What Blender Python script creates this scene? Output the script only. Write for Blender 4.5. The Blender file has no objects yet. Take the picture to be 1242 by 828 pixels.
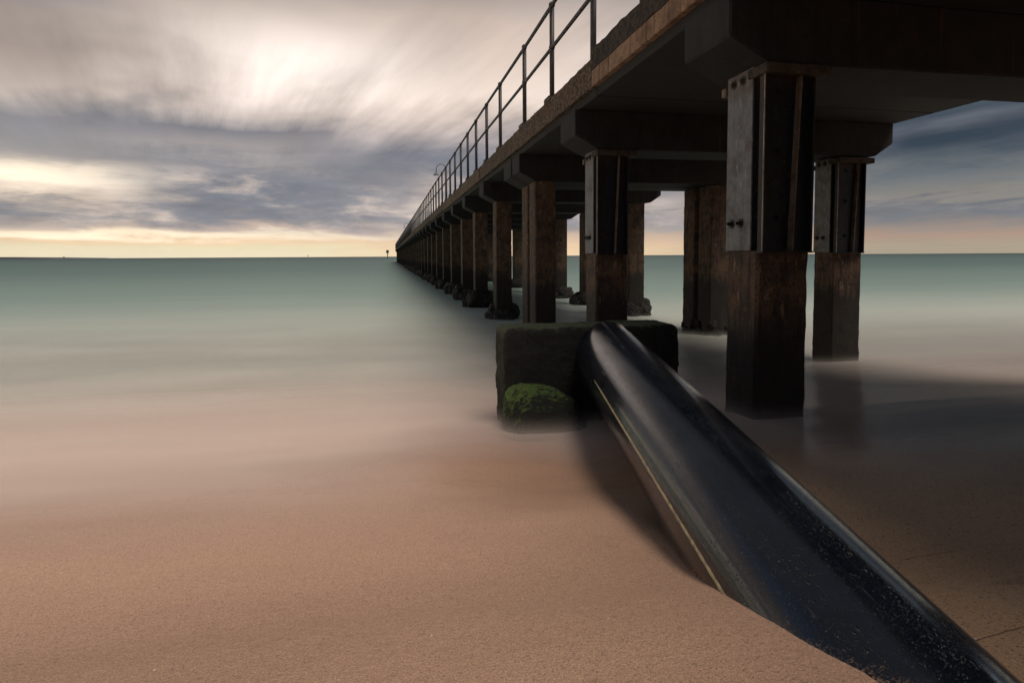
import bpy, bmesh, math, random
from mathutils import Vector, Matrix, noise
R = math.radians
rng = random.Random(7)
scene = bpy.context.scene
COL = scene.collection

# ------------------------------------------------------------------ camera
# world axes: X to the right of the jetty's left edge, Y seaward along the jetty, Z up, lens at the origin
cam_d = bpy.data.cameras.new("Camera")
cam = bpy.data.objects.new("Camera", cam_d)
COL.objects.link(cam)
cam_d.sensor_width = 36.0
cam_d.lens = 21.16
cam_d.shift_y = -60.0 / 1242.0        # a little falling front: the piles stay nearly upright
cam_d.clip_start = 0.05
cam_d.clip_end = 60000.0
YAW, PITCH, ROLL = R(11.649), R(3.42), R(0.315)
_f = Vector((math.sin(YAW) * math.cos(PITCH), math.cos(YAW) * math.cos(PITCH), -math.sin(PITCH)))
_r = Vector((math.cos(YAW), -math.sin(YAW), 0.0))
_u = _r.cross(_f)
_r2 = _r * math.cos(ROLL) - _u * math.sin(ROLL)
_u2 = _u * math.cos(ROLL) + _r * math.sin(ROLL)
cam.matrix_world = Matrix(((_r2.x, _u2.x, -_f.x, 0), (_r2.y, _u2.y, -_f.y, 0), (_r2.z, _u2.z, -_f.z, 0), (0, 0, 0, 1)))
scene.camera = cam

scene.view_settings.view_transform = 'Standard'
scene.view_settings.look = 'None'
scene.view_settings.exposure = 0.0
scene.view_settings.gamma = 1.0
scene.view_settings.use_curve_mapping = False
scene.render.engine = 'CYCLES'
scene.cycles.use_denoising = True
scene.cycles.max_bounces = 8
scene.cycles.transparent_max_bounces = 32
scene.cycles.caustics_reflective = False
scene.cycles.caustics_refractive = False


# ------------------------------------------------------------------ node helpers
def lin(c):
    return tuple((v / 255 / 12.92) if v / 255 <= 0.04045 else ((v / 255 + 0.055) / 1.055) ** 2.4 for v in c)


class G:
    """small wrapper to write shader node graphs as expressions"""
    def __init__(self, nt):
        self.nt = nt
        nt.nodes.clear()

    def n(self, t, **kw):
        nd = self.nt.nodes.new(t)
        for k, v in kw.items():
            setattr(nd, k, v)
        return nd

    def put(self, sock, v):
        if isinstance(v, bpy.types.NodeSocket):
            self.nt.links.new(v, sock)
        elif v is not None:
            if sock.type == 'RGBA' and isinstance(v, (tuple, list)) and len(v) == 3:
                v = (*v, 1)
            sock.default_value = v

    def m(self, op, a, b=None, c=None, clamp=False):
        nd = self.n('ShaderNodeMath', operation=op, use_clamp=clamp)
        self.put(nd.inputs[0], a)
        if b is not None: self.put(nd.inputs[1], b)
        if c is not None: self.put(nd.inputs[2], c)
        return nd.outputs[0]

    def add(self, a, b): return self.m('ADD', a, b)
    def sub(self, a, b): return self.m('SUBTRACT', a, b)
    def mul(self, a, b): return self.m('MULTIPLY', a, b)

    def ss(self, x, a, b, lo=0.0, hi=1.0, kind='SMOOTHSTEP'):
        nd = self.n('ShaderNodeMapRange', interpolation_type=kind)
        self.put(nd.inputs[0], x); self.put(nd.inputs[1], a); self.put(nd.inputs[2], b)
        self.put(nd.inputs[3], lo); self.put(nd.inputs[4], hi)
        return nd.outputs[0]

    def comb(self, x, y, z):
        nd = self.n('ShaderNodeCombineXYZ')
        for i, v in enumerate((x, y, z)): self.put(nd.inputs[i], v)
        return nd.outputs[0]

    def sep(self, v):
        nd = self.n('ShaderNodeSeparateXYZ'); self.put(nd.inputs[0], v)
        return nd.outputs

    def noise(self, vec, scale, detail=4, rough=0.55, dist=0.0):
        nd = self.n('ShaderNodeTexNoise')
        self.put(nd.inputs['Vector'], vec)
        nd.inputs['Scale'].default_value = scale; nd.inputs['Detail'].default_value = detail
        nd.inputs['Roughness'].default_value = rough; nd.inputs['Distortion'].default_value = dist
        return nd.outputs[0]

    def voro(self, vec, scale, feature='F1', out=0):
        nd = self.n('ShaderNodeTexVoronoi', feature=feature)
        self.put(nd.inputs['Vector'], vec); nd.inputs['Scale'].default_value = scale
        return nd.outputs[out]

    def vscale(self, v, s):
        nd = self.n('ShaderNodeVectorMath', operation='MULTIPLY')
        self.put(nd.inputs[0], v); nd.inputs[1].default_value = s
        return nd.outputs[0]

    def mix(self, f, a, b, blend='MIX'):
        nd = self.n('ShaderNodeMix', data_type='RGBA', blend_type=blend)
        self.put(nd.inputs[0], f); self.put(nd.inputs[6], a); self.put(nd.inputs[7], b)
        return nd.outputs[2]

    def ramp(self, x, stops, interp='LINEAR'):
        nd = self.n('ShaderNodeValToRGB'); self.put(nd.inputs[0], x)
        cr = nd.color_ramp; cr.interpolation = interp
        while len(cr.elements) < len(stops): cr.elements.new(0.5)
        for e, (p, c) in zip(cr.elements, stops):
            e.position = p
            e.color = (*c, 1) if not isinstance(c, (int, float)) else (c, c, c, 1)
        return nd.outputs[0]

    def bump(self, h, strength, dist, normal=None):
        nd = self.n('ShaderNodeBump')
        nd.inputs['Strength'].default_value = strength; nd.inputs['Distance'].default_value = dist
        self.put(nd.inputs['Height'], h)
        if normal is not None: self.put(nd.inputs['Normal'], normal)
        return nd.outputs[0]

    def bsdf(self, color, rough, normal=None, **kw):
        nd = self.n('ShaderNodeBsdfPrincipled')
        self.put(nd.inputs['Base Color'], color); self.put(nd.inputs['Roughness'], rough)
        if normal is not None: self.put(nd.inputs['Normal'], normal)
        for k, v in kw.items(): self.put(nd.inputs[k.replace('_', ' ')], v)
        return nd.outputs[0]

    def out(self, s, vol=None):
        nd = self.n('ShaderNodeOutputMaterial'); self.put(nd.inputs[0], s)


def material(name):
    mt = bpy.data.materials.new(name); mt.use_nodes = True
    return mt, G(mt.node_tree)


# ------------------------------------------------------------------ world: Nishita daylight behind a long-exposure cloud deck
SUN_EL, SUN_AZ = R(62), R(142)          # azimuth measured from +Y (seaward) towards +X
world = bpy.data.worlds.new("World")
scene.world = world
world.use_nodes = True
g = G(world.node_tree)
sky = g.n('ShaderNodeTexSky', sky_type='NISHITA', sun_disc=False)
sky.sun_elevation = SUN_EL; sky.sun_rotation = SUN_AZ
bg_sky = g.n('ShaderNodeBackground'); g.put(bg_sky.inputs[0], sky.outputs[0]); bg_sky.inputs[1].default_value = 0.08
tc = g.n('ShaderNodeTexCoord')
nrm = g.n('ShaderNodeVectorMath', operation='NORMALIZE'); g.put(nrm.inputs[0], tc.outputs['Generated'])
dx, dy, dz = g.sep(nrm.outputs[0])
el = g.mul(g.m('ARCSINE', dz), 57.2958)
az = g.mul(g.m('ARCTAN2', dx, dy), 57.2958)
# cloud-plane coordinates: clouds drift along azimuth -17 deg, so their blur runs along that line
DR = R(-17)
inv = g.m('DIVIDE', 1.0, g.add(g.m('MAXIMUM', dz, 0.0), 0.075))
px, py = g.mul(dx, inv), g.mul(dy, inv)
across = g.sub(g.mul(px, math.cos(DR)), g.mul(py, math.sin(DR)))
along = g.add(g.mul(px, math.sin(DR)), g.mul(py, math.cos(DR)))
n_streak = g.sub(g.noise(g.comb(g.mul(across, 2.3), g.mul(along, 0.32), 3.1), 1.0, 7, 0.62), 0.5)
n_soft = g.sub(g.noise(g.comb(g.mul(across, 1.0), g.mul(along, 0.55), 8.7), 1.0, 4, 0.55, 0.3), 0.5)
n_low = g.sub(g.noise(g.comb(g.mul(az, 0.13), g.mul(el, 0.75), 1.3), 1.0, 7, 0.62, 0.5), 0.5)   # low cloud bars near the horizon
n_big = g.sub(g.noise(g.comb(g.mul(az, 0.055), g.mul(el, 0.16), 5.3), 1.0, 3, 0.5), 0.5)
hi = g.ss(el, 3.0, 14.0)
wob = g.add(g.add(g.mul(n_streak, g.ss(el, 2.0, 16.0, 0.0, 4.5)), g.mul(n_soft, g.ss(el, 0.5, 16.0, 0.3, 5.0))),
            g.mul(n_low, g.mul(g.ss(el, 0.3, 3.0, 0.4, 4.6), g.ss(el, 11.0, 6.0, 0.12, 1.0))))
elw = g.add(el, wob)
t = g.m('DIVIDE', elw, 40.0, clamp=True)


def sky_ramp(stops):
    return g.ramp(t, [(e / 40.0, lin(c)) for e, c in stops])


OVER = (236, 222, 214)
rL = sky_ramp([(0, (240, 226, 196)), (0.8, (240, 226, 192)), (1.3, (238, 205, 165)), (1.7, (255, 243, 218)), (2.1, (190, 172, 160)), (3.0, (146, 145, 149)),
               (4.2, (190, 176, 164)), (5.2, (225, 207, 188)), (6.2, (250, 236, 216)), (7.4, (172, 163, 157)), (8.6, (152, 148, 148)), (10.6, (140, 138, 142)),
               (12.8, (186, 175, 168)), (15.0, (164, 154, 149)), (17.5, (156, 147, 142)), (21, (118, 124, 136)), (26, (98, 118, 152)), (32, (84, 98, 122)), (40, (86, 93, 108))])
rM = sky_ramp([(0, (243, 229, 196)), (0.9, (241, 227, 190)), (1.4, (244, 212, 175)), (1.9, (253, 238, 212)), (2.4, (205, 183, 170)), (3.2, (150, 147, 150)), (4.4, (136, 137, 145)),
               (6.6, (134, 135, 143)), (8.2, (150, 147, 150)), (9.4, (166, 158, 157)), (10.8, (127, 127, 134)), (12.2, (188, 178, 174)), (13.8, (216, 204, 199)),
               (16.6, (236, 224, 217)), (18.5, (214, 201, 194)), (20.5, (188, 176, 169)), (24, (150, 146, 146)), (28, (104, 106, 114)), (40, (92, 97, 108))])
rN = sky_ramp([(0, (243, 215, 176)), (0.9, (240, 208, 172)), (1.7, (218, 192, 170)), (2.6, (178, 167, 163)), (3.8, (163, 157, 159)), (5.0, (188, 175, 168)), (6.2, (170, 161, 161)),
               (7.6, (130, 131, 139)), (9.4, (128, 129, 138)), (11.0, (178, 168, 167)), (12.6, (222, 208, 200)), (14.6, (238, 225, 217)), (17.5, (216, 202, 194)),
               (21.0, (200, 186, 178)), (24, (150, 146, 146)), (28, (100, 103, 111)), (40, (92, 97, 108))])
rR = sky_ramp([(0, (172, 160, 140)), (0.6, (174, 161, 141)), (1.4, (176, 150, 134)), (2.0, (158, 143, 134)), (3.0, (118, 122, 128)), (3.6, (117, 119, 126)), (4.3, (142, 137, 131)),
               (5.2, (126, 126, 124)), (6.4, (104, 111, 116)), (7.4, (82, 91, 99)), (8.6, (53, 64, 77)), (10.0, (59, 70, 82)), (12.0, (78, 87, 96)), (16, (104, 112, 119)), (26, (92, 100, 112)), (40, (88, 95, 108))])
azw = g.add(az, g.add(g.mul(n_soft, 10.0), g.mul(n_big, 14.0)))
c = g.mix(g.ss(azw, -27, -13), rL, rM)
c = g.mix(g.ss(azw, -9, 5), c, rN)
c = g.mix(g.ss(azw, 16, 46), c, rR)
rB = sky_ramp([(0, (150, 145, 140)), (6, (128, 128, 132)), (20, (105, 110, 120)), (40, (92, 98, 110))])
# brightest thin patch of cloud: high ahead, where the blur of the drift opens out
d1 = g.add(g.m('POWER', g.m('DIVIDE', g.add(az, 6.0), 9.5), 2.0), g.m('POWER', g.m('DIVIDE', g.sub(elw, 16.8), 3.1), 2.0))
c = g.mix(g.mul(g.m('EXPONENT', g.mul(d1, -1.0)), 0.85), c, (1.05, 0.97, 0.93))
def glow(c, az0, el0, saz, sel, k, col):
    q = g.add(g.m('POWER', g.m('DIVIDE', g.sub(az, az0), saz), 2.0), g.m('POWER', g.m('DIVIDE', g.sub(g.add(el, g.mul(n_low, 1.7)), el0), sel), 2.0))
    return g.mix(g.mul(g.m('EXPONENT', g.mul(q, -1.0)), k), c, col)
# broken low cloud: warm lit tops and blue-grey bases
n_c = g.noise(g.comb(g.mul(az, 0.16), g.add(g.mul(el, 0.62), g.mul(n_low, 0.5)), 21.7), 1.0, 7, 0.58, 0.2)
band = g.mul(g.ss(el, 1.7, 3.0), g.ss(el, 9.0, 5.5))
lit = g.mul(g.ss(az, 30, 20), 1.0)
c = g.mix(g.mul(g.mul(band, g.ss(n_c, 0.47, 0.70)), g.add(0.12, g.mul(lit, 0.68))), c, lin((222, 204, 190)))
c = g.mix(g.mul(g.mul(band, g.ss(n_c, 0.53, 0.34)), g.add(0.10, g.mul(lit, 0.55))), c, lin((122, 125, 136)))
mid = g.mul(g.ss(el, 7.0, 9.5), g.ss(el, 15.0, 11.5))
c = g.mix(g.mul(g.mul(mid, g.ss(n_soft, 0.0, -0.16)), 0.55), c, lin((118, 119, 127)))
c = glow(c, -29, 6.2, 6.5, 0.8, 0.98, (1.28, 1.07, 0.82))
c = glow(c, -22, 1.85, 9.0, 0.36, 0.98, (1.25, 1.0, 0.72))
c = glow(c, -8, 1.75, 4.0, 0.22, 0.6, (1.0, 0.78, 0.56))
c = glow(c, -74, 6.0, 18.0, 8.0, 1.0, (3.3, 2.65, 1.95))       # the sun low behind cloud, left of the frame
c = g.mix(g.ss(dy, 0.35, -0.25), c, rB)
c = glow(c, 64, 15.0, 6.5, 3.2, 0.9, (0.45, 0.53, 0.60))          # a paler gap of blue right of the frame
mod = g.add(g.add(1.0, g.mul(n_soft, g.ss(el, 6, 14, 0.0, 0.75))), g.add(g.mul(n_streak, g.ss(el, 3, 14, 0.12, 1.15)), g.mul(n_low, g.mul(g.ss(el, 0.2, 2.5, 0.08, 0.75), g.ss(el, 12.0, 6.0)))))
c = g.mix(1.0, c, g.comb(mod, mod, mod), 'MULTIPLY')
c = g.mix(g.mul(g.ss(el, 9.0, 14.0), g.ss(az, 30, 10)), c, g.mix(1.0, c, (1.05, 0.995, 0.94), 'MULTIPLY'))
over = g.ss(el, 35, 80, 1.0, 1.25)      # the cloud is thinnest, and brightest, overhead
bg_cl = g.n('ShaderNodeBackground'); g.put(bg_cl.inputs[0], c); g.put(bg_cl.inputs[1], over)
mixs = g.n('ShaderNodeMixShader'); mixs.inputs[0].default_value = 0.975
g.nt.links.new(bg_sky.outputs[0], mixs.inputs[1]); g.nt.links.new(bg_cl.outputs[0], mixs.inputs[2])
wo = g.n('ShaderNodeOutputWorld'); g.nt.links.new(mixs.outputs[0], wo.inputs[0])

sun_d = bpy.data.lights.new("Sun", 'SUN')
sun_d.energy = 2.75; sun_d.angle = R(34); sun_d.color = (1.0, 0.87, 0.75)
sun = bpy.data.objects.new("Sun", sun_d); COL.objects.link(sun)
_sd = Vector((math.sin(SUN_AZ) * math.cos(SUN_EL), math.cos(SUN_AZ) * math.cos(SUN_EL), math.sin(SUN_EL)))
sun.rotation_euler = _sd.to_track_quat('Z', 'Y').to_euler()
sun.location = _sd * 60


# ------------------------------------------------------------------ object helpers
def tag(o, label=None, cat=None, group=None, kind=None):
    if label: o['label'] = label
    if cat: o['category'] = cat
    if group: o['group'] = group
    if kind: o['kind'] = kind
    return o


def empty(name, loc, label=None, cat=None, group=None):
    o = bpy.data.objects.new(name, None); COL.objects.link(o)
    o.location = loc; o.empty_display_size = 0.2
    return tag(o, label, cat, group)


def link(name, mesh, parent=None):
    """link a mesh whose coordinates are world coordinates, under a parent that may be moved"""
    o = bpy.data.objects.new(name, mesh); COL.objects.link(o)
    if parent is not None:
        o.parent = parent
        p, off = parent, Vector((0, 0, 0))
        while p is not None:
            off += p.location; p = p.parent
        o.location = -off
    return o


def mesh_of(name, bm, mat, smooth=False):
    bmesh.ops.recalc_face_normals(bm, faces=bm.faces)
    me = bpy.data.meshes.new(name); bm.to_mesh(me); bm.free()
    me.materials.append(mat)
    if smooth:
        me.polygons.foreach_set('use_smooth', [True] * len(me.polygons))
    return me


def build(name, bm, mat, parent=None, smooth=False):
    return link(name, mesh_of(name, bm, mat, smooth), parent)


def box(bm, x0, x1, y0, y1, z0, z1, bev=0.0, seg=1):
    r = bmesh.ops.create_cube(bm, size=1.0, matrix=Matrix.Translation(((x0 + x1) / 2, (y0 + y1) / 2, (z0 + z1) / 2)) @ Matrix.Diagonal((x1 - x0, y1 - y0, z1 - z0, 1)))
    if bev > 0:
        es = list({e for v in r['verts'] for e in v.link_edges})
        bmesh.ops.bevel(bm, geom=es, offset=bev, segments=seg, affect='EDGES', profile=0.5)


def prism(bm, poly, axis, a, b, bev=0.0):
    """extrude a 2D outline along an axis: 'Y' -> poly in (x, z), 'X' -> poly in (y, z)"""
    def P(p, t):
        return (p[0], t, p[1]) if axis == 'Y' else (t, p[0], p[1])
    v0 = [bm.verts.new(P(p, a)) for p in poly]; v1 = [bm.verts.new(P(p, b)) for p in poly]
    n = len(poly); fs = [bm.faces.new(v0), bm.faces.new(list(reversed(v1)))]
    for i in range(n):
        fs.append(bm.faces.new((v0[i], v1[i], v1[(i + 1) % n], v0[(i + 1) % n])))
    if bev:
        es = list({e for f in fs for e in f.edges})
        bmesh.ops.bevel(bm, geom=es, offset=bev, segments=1, affect='EDGES')


def tube(bm, pts, rad, seg=10, cap=True):
    """a round tube through points; rad a number or one per point"""
    pts = [Vector(p) for p in pts]; n = len(pts)
    rads = [rad] * n if isinstance(rad, (int, float)) else rad
    rings = []; up = None
    for i, p in enumerate(pts):
        d = (pts[min(i + 1, n - 1)] - pts[max(i - 1, 0)]).normalized()
        if up is None:
            up = Vector((0, 0, 1)) if abs(d.z) < 0.9 else Vector((1, 0, 0))
        e1 = d.cross(up)
        e1 = e1.normalized(); e2 = e1.cross(d).normalized(); up = e2
        rings.append([bm.verts.new(p + (e1 * math.cos(2 * math.pi * k / seg) + e2 * math.sin(2 * math.pi * k / seg)) * rads[i]) for k in range(seg)])
    for a, b in zip(rings, rings[1:]):
        for k in range(seg):
            bm.faces.new((a[k], a[(k + 1) % seg], b[(k + 1) % seg], b[k]))
    if cap:
        bm.faces.new(rings[0]); bm.faces.new(list(reversed(rings[-1])))


def ball(bm, c, r, seg=10, scale=(1, 1, 1)):
    bmesh.ops.create_uvsphere(bm, u_segments=seg, v_segments=max(4, seg // 2), radius=r, matrix=Matrix.Translation(c) @ Matrix.Diagonal((*scale, 1)))


def fbm(p, oct=4):
    return noise.fractal(p, 1.0, 2.0, oct, noise_basis='PERLIN_ORIGINAL')


# ------------------------------------------------------------------ materials
def mat_concrete(name, base, dark, stain_scale=6.0, wet_z=None, streak=0.6, bump=0.5, rough=0.85, random_tint=0.0, pit=0.5, sharp=(0.35, 0.68), chips=0.0):
    """weathered concrete: blotches, rust/rain streaks running down, aggregate pits and a dark algae band below wet_z"""
    mt, g = material(name)
    pos = g.n('ShaderNodeNewGeometry').outputs['Position']
    x, y, z = g.sep(pos)
    blotch = g.noise(pos, stain_scale, 6, 0.62)
    run = g.noise(g.comb(g.mul(x, 22.0), g.mul(y, 22.0), g.mul(z, 1.3)), 1.0, 5, 0.6)
    fine = g.noise(pos, 85.0, 4, 0.7)
    col = g.mix(g.ss(blotch, *sharp), base, dark)
    col = g.mix(g.mul(g.ss(run, 0.5, 0.72), streak), col, tuple(v * 0.28 for v in dark))
    col = g.mix(g.mul(g.ss(g.noise(pos, 3.1, 4, 0.6), 0.56, 0.74), 0.55), col, tuple(b * w for b, w in zip(base, (1.25, 0.92, 0.62))))
    col = g.mix(g.ss(fine, 0.40, 0.64, 0.0, pit), col, tuple(v * 0.4 for v in dark))
    if chips:
        ch = g.noise(g.comb(g.mul(x, 1.0), g.mul(y, 1.0), g.mul(z, 0.55)), 24.0, 8, 0.72, 0.4)
        col = g.mix(g.mul(g.ss(ch, 0.585, 0.61), 0.85 * chips), col, tuple(v * 0.22 for v in dark))
        ch2 = g.noise(g.comb(g.mul(x, 1.0), g.mul(y, 1.0), g.add(g.mul(z, 0.35), 7.0)), 19.0, 8, 0.74, 0.3)
        col = g.mix(g.mul(g.ss(ch2, 0.58, 0.62), 0.6 * chips), col, tuple(min(1.0, v * 1.9) for v in base))
        rust = g.noise(g.comb(g.mul(x, 30.0), g.mul(y, 30.0), g.add(g.mul(z, 0.9), 3.0)), 1.0, 6, 0.62)
        col = g.mix(g.mul(g.ss(rust, 0.60, 0.70), 0.55 * chips), col, (0.16, 0.060, 0.022))
    if wet_z is not None:
        edge = g.add(z, g.mul(g.sub(run, 0.5), 0.85))
        wet = g.ss(edge, wet_z + 0.12, wet_z - 0.12)
        col = g.mix(g.mul(wet, 0.9), col, (0.012, 0.011, 0.009))
    if random_tint:
        oi = g.n('ShaderNodeObjectInfo').outputs['Random']
        col = g.mix(1.0, col, g.comb(*[g.add(1.0 - random_tint, g.mul(oi, 2 * random_tint))] * 3), 'MULTIPLY')
    pits = g.ss(g.voro(pos, 60.0), 0.0, 0.45)
    h = g.add(g.add(g.mul(blotch, 0.8), g.mul(fine, 0.5)), g.mul(pits, 0.25))
    g.out(g.bsdf(col, rough, g.bump(h, bump, 0.02)))
    return mt


M = {}
M['pile'] = mat_concrete('pile_concrete', (0.15, 0.095, 0.056), (0.042, 0.030, 0.021), 7.0, wet_z=-0.42, streak=0.95, chips=1.0, pit=0.75)
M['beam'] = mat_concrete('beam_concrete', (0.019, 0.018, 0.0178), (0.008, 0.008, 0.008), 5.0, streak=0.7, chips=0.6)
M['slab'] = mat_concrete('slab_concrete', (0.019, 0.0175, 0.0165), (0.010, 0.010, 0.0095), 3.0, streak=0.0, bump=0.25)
M['kerb'] = mat_concrete('kerb_concrete', (0.27, 0.18, 0.108), (0.060, 0.044, 0.031), 24.0, streak=0.7, bump=1.0, random_tint=0.35, pit=0.9, sharp=(0.43, 0.58), chips=0.7)
M['kerb_dark'] = mat_concrete('kerb_topping', (0.085, 0.062, 0.042), (0.026, 0.022, 0.019), 26.0, streak=0.3, bump=1.0, pit=0.85, sharp=(0.43, 0.58))
M['fascia'] = mat_concrete('fascia_render', (0.36, 0.24, 0.148), (0.17, 0.105, 0.062), 7.0, streak=0.9, bump=0.5, chips=0.5)
M['packer'] = mat_concrete('packing_timber', (0.075, 0.058, 0.042), (0.024, 0.021, 0.018), 20.0, streak=0.2, bump=0.9)


def mat_steel(name, base, rust_amt, rough=0.5, spec=0.5):
    mt, g = material(name)
    pos = g.n('ShaderNodeNewGeometry').outputs['Position']
    x, y, z = g.sep(pos)
    bl = g.noise(pos, 9.0, 6, 0.65)
    run = g.noise(g.comb(g.mul(x, 30.0), g.mul(y, 30.0), g.mul(z, 2.0)), 1.0, 5, 0.65)
    chips = g.noise(pos, 40.0, 5, 0.7)
    col = g.mix(g.ss(bl, 0.35, 0.7), base, tuple(v * 0.45 for v in base))
    col = g.mix(g.mul(g.ss(run, 0.52, 0.7), 0.6), col, tuple(v * 0.3 for v in base))
    rust = g.mul(g.ss(g.add(g.mul(bl, 0.5), g.mul(chips, 0.5)), 0.55, 0.62), rust_amt)
    topr = g.mul(g.ss(g.add(z, g.mul(g.sub(run, 0.5), 0.5)), 0.9, 1.15), 0.75 * rust_amt)
    rust = g.m('MAXIMUM', rust, topr)
    col = g.mix(rust, col, (0.11, 0.055, 0.022))
    rg = g.add(rough, g.mul(rust, 0.3))
    scuff = g.noise(g.comb(g.mul(x, 1.0), g.mul(y, 1.0), g.add(g.mul(z, 0.3), 5.0)), 32.0, 7, 0.75)
    col = g.mix(g.mul(g.ss(scuff, 0.60, 0.63), 0.5), col, tuple(min(1.0, v * 2.6 + 0.01) for v in base))
    g.out(g.bsdf(col, rg, g.bump(g.add(bl, g.mul(chips, 0.4)), 0.35, 0.01), Specular_IOR_Level=spec))
    return mt


M['plate'] = mat_steel('grey_painted_plate', (0.135, 0.148, 0.160), 0.6, 0.55)
M['channel'] = mat_steel('dark_painted_channel', (0.010, 0.015, 0.023), 0.4, 0.5, 0.3)
M['gap'] = mat_steel('gap_shade_black', (0.004, 0.004, 0.004), 0.15, 0.9, 0.05)  # near-black, stands in for the shade in the gap beside the channel
M['edge'] = mat_steel('worn_edge', (0.34, 0.29, 0.22), 0.5, 0.7)
M['fin'] = mat_steel('worn_flange', (0.17, 0.14, 0.105), 0.5, 0.7)
M['bolt'] = mat_steel('bolt_steel', (0.012, 0.012, 0.013), 0.3, 0.4)
M['rail'] = mat_steel('railing_steel', (0.045, 0.056, 0.066), 0.25, 0.5)
M['lamp'] = mat_steel('lamp_steel', (0.16, 0.18, 0.18), 0.0, 0.4)


def mat_mussel():
    mt, g = material('mussel_crust')
    pos = g.n('ShaderNodeNewGeometry').outputs['Position']
    v = g.voro(pos, 26.0); n1 = g.noise(pos, 12.0, 6, 0.7)
    col = g.mix(g.ss(n1, 0.35, 0.7), (0.015, 0.0115, 0.008), (0.005, 0.005, 0.0045))
    col = g.mix(g.ss(v, 0.28, 0.05, 0.0, 0.4), col, (0.06, 0.046, 0.03))
    g.out(g.bsdf(col, 0.65, g.bump(g.add(v, n1), 1.0, 0.05)))
    return mt


def mat_moss(name, green, dark, lo=0.05, amt=1.0):
    """algae on concrete: growth with light painted in on faces that look up or left, dark wet concrete elsewhere"""
    mt, g = material(name)
    geo = g.n('ShaderNodeNewGeometry')
    pos = geo.outputs['Position']
    nx, ny, nz = g.sep(geo.outputs['Normal'])
    x, y, z = g.sep(pos)
    n1 = g.noise(pos, 26.0, 6, 0.7); n2 = g.noise(pos, 140.0, 4, 0.7)
    n3 = g.noise(g.comb(g.mul(x, 60.0), g.mul(y, 60.0), g.mul(z, 14.0)), 1.0, 5, 0.7)
    lit_growth = g.add(g.add(g.mul(nz, 0.5), g.mul(nx, -0.30)), g.mul(g.sub(n1, 0.5), 1.6))  # light from above and left painted into the moss colour
    lit_growth = g.mul(g.ss(lit_growth, lo, lo + 0.4), amt)
    gc = g.mix(g.ss(n3, 0.35, 0.65), green, tuple(v * 0.35 for v in green))
    gc = g.mix(g.ss(n2, 0.5, 0.75, 0.0, 0.5), gc, tuple(min(1, v * 1.9) for v in green))
    col = g.mix(lit_growth, dark, gc)
    g.out(g.bsdf(col, 0.8, g.bump(g.add(g.add(n1, g.mul(n2, 0.6)), g.mul(n3, 0.8)), 1.0, 0.03)))
    return mt


M['mussel'] = mat_mussel()
M['block'] = mat_moss('algae_block', (0.075, 0.10, 0.038), (0.005, 0.006, 0.005), lo=0.14, amt=0.8)
M['rock'] = mat_moss('mossy_rock', (0.125, 0.215, 0.036), (0.010, 0.014, 0.009), lo=0.16)


def mat_pipe():
    mt, g = material('black_wet_plastic')
    tcn = g.n('ShaderNodeTexCoord').outputs['Object']
    n1 = g.noise(tcn, 3.5, 5, 0.6); n2 = g.noise(tcn, 60.0, 4, 0.7); n3 = g.noise(tcn, 230.0, 3, 0.7)
    # droplets: scattered, of two sizes, denser in patches
    patch = g.ss(g.noise(tcn, 5.0, 4, 0.6), 0.36, 0.60)
    d0 = g.mul(g.ss(g.voro(g.vscale(tcn, (1.0, 0.55, 1.0)), 62.0), 0.20, 0.12), g.ss(g.noise(tcn, 9.0, 3, 0.6), 0.48, 0.6))
    d1 = g.ss(g.voro(tcn, 100.0), 0.24, 0.12); d2 = g.ss(g.voro(tcn, 240.0), 0.28, 0.12)
    sp = g.sep(g.voro(tcn, 100.0, out=1))[0]
    drops = g.add(g.mul(g.m('MAXIMUM', d1, g.mul(d2, 0.5)), g.add(0.08, g.mul(patch, 0.92))), g.mul(d0, 0.8))
    ox, oy, oz = g.sep(tcn)
    scr = g.noise(g.comb(g.mul(ox, 60.0), g.mul(oy, 1.0), g.mul(oz, 60.0)), 1.0, 4, 0.6)
    film = g.ss(g.add(g.mul(n1, 0.7), g.mul(scr, 0.3)), 0.35, 0.65)
    col = g.mix(film, (0.004, 0.006, 0.010), (0.008, 0.012, 0.019))
    salt = g.mul(g.mul(g.ss(sp, 0.86, 0.90), d1), g.add(0.45, patch))
    col = g.mix(g.m('MINIMUM', salt, 1.0), col, (0.05, 0.053, 0.056))
    wp = g.n('ShaderNodeNewGeometry').outputs['Position']
    wx, wy, wz = g.sep(wp)
    rim = g.sub(wz, g.add(-0.716, g.mul(g.sub(wy, 0.83), -0.225)))
    grit = g.mul(g.mul(g.ss(g.add(rim, g.mul(g.sub(g.noise(wp, 30.0, 5, 0.7), 0.5), 0.05)), 0.022, -0.004), g.ss(g.noise(wp, 190.0, 3, 0.7), 0.48, 0.60)), g.mul(g.ss(wy, 1.75, 1.45), g.ss(wx, 0.86, 0.80)))
    scuffs = g.mul(g.ss(g.noise(g.comb(g.mul(ox, 90.0), g.mul(oy, 2.2), g.mul(oz, 90.0)), 1.0, 5, 0.7), 0.63, 0.68), g.ss(g.noise(tcn, 6.0, 3, 0.6), 0.45, 0.6))
    col = g.mix(g.mul(scuffs, 0.6), col, (0.035, 0.037, 0.04))
    col = g.mix(grit, col, (0.30, 0.19, 0.125))
    rough = g.add(g.add(g.mul(film, 0.05), g.add(0.07, g.mul(n2, 0.05))), g.add(g.mul(grit, 0.5), g.mul(scuffs, 0.2)))
    h = g.add(g.mul(drops, 1.0), g.add(g.mul(n2, 0.06), g.add(g.mul(n3, g.ss(oy, 1.0, 2.2, 0.03, 0.07)), g.mul(scr, 0.06))))
    g.out(g.bsdf(col, rough, g.bump(h, 0.75, 0.003), IOR=1.5, Specular_IOR_Level=0.55))
    return mt


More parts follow.
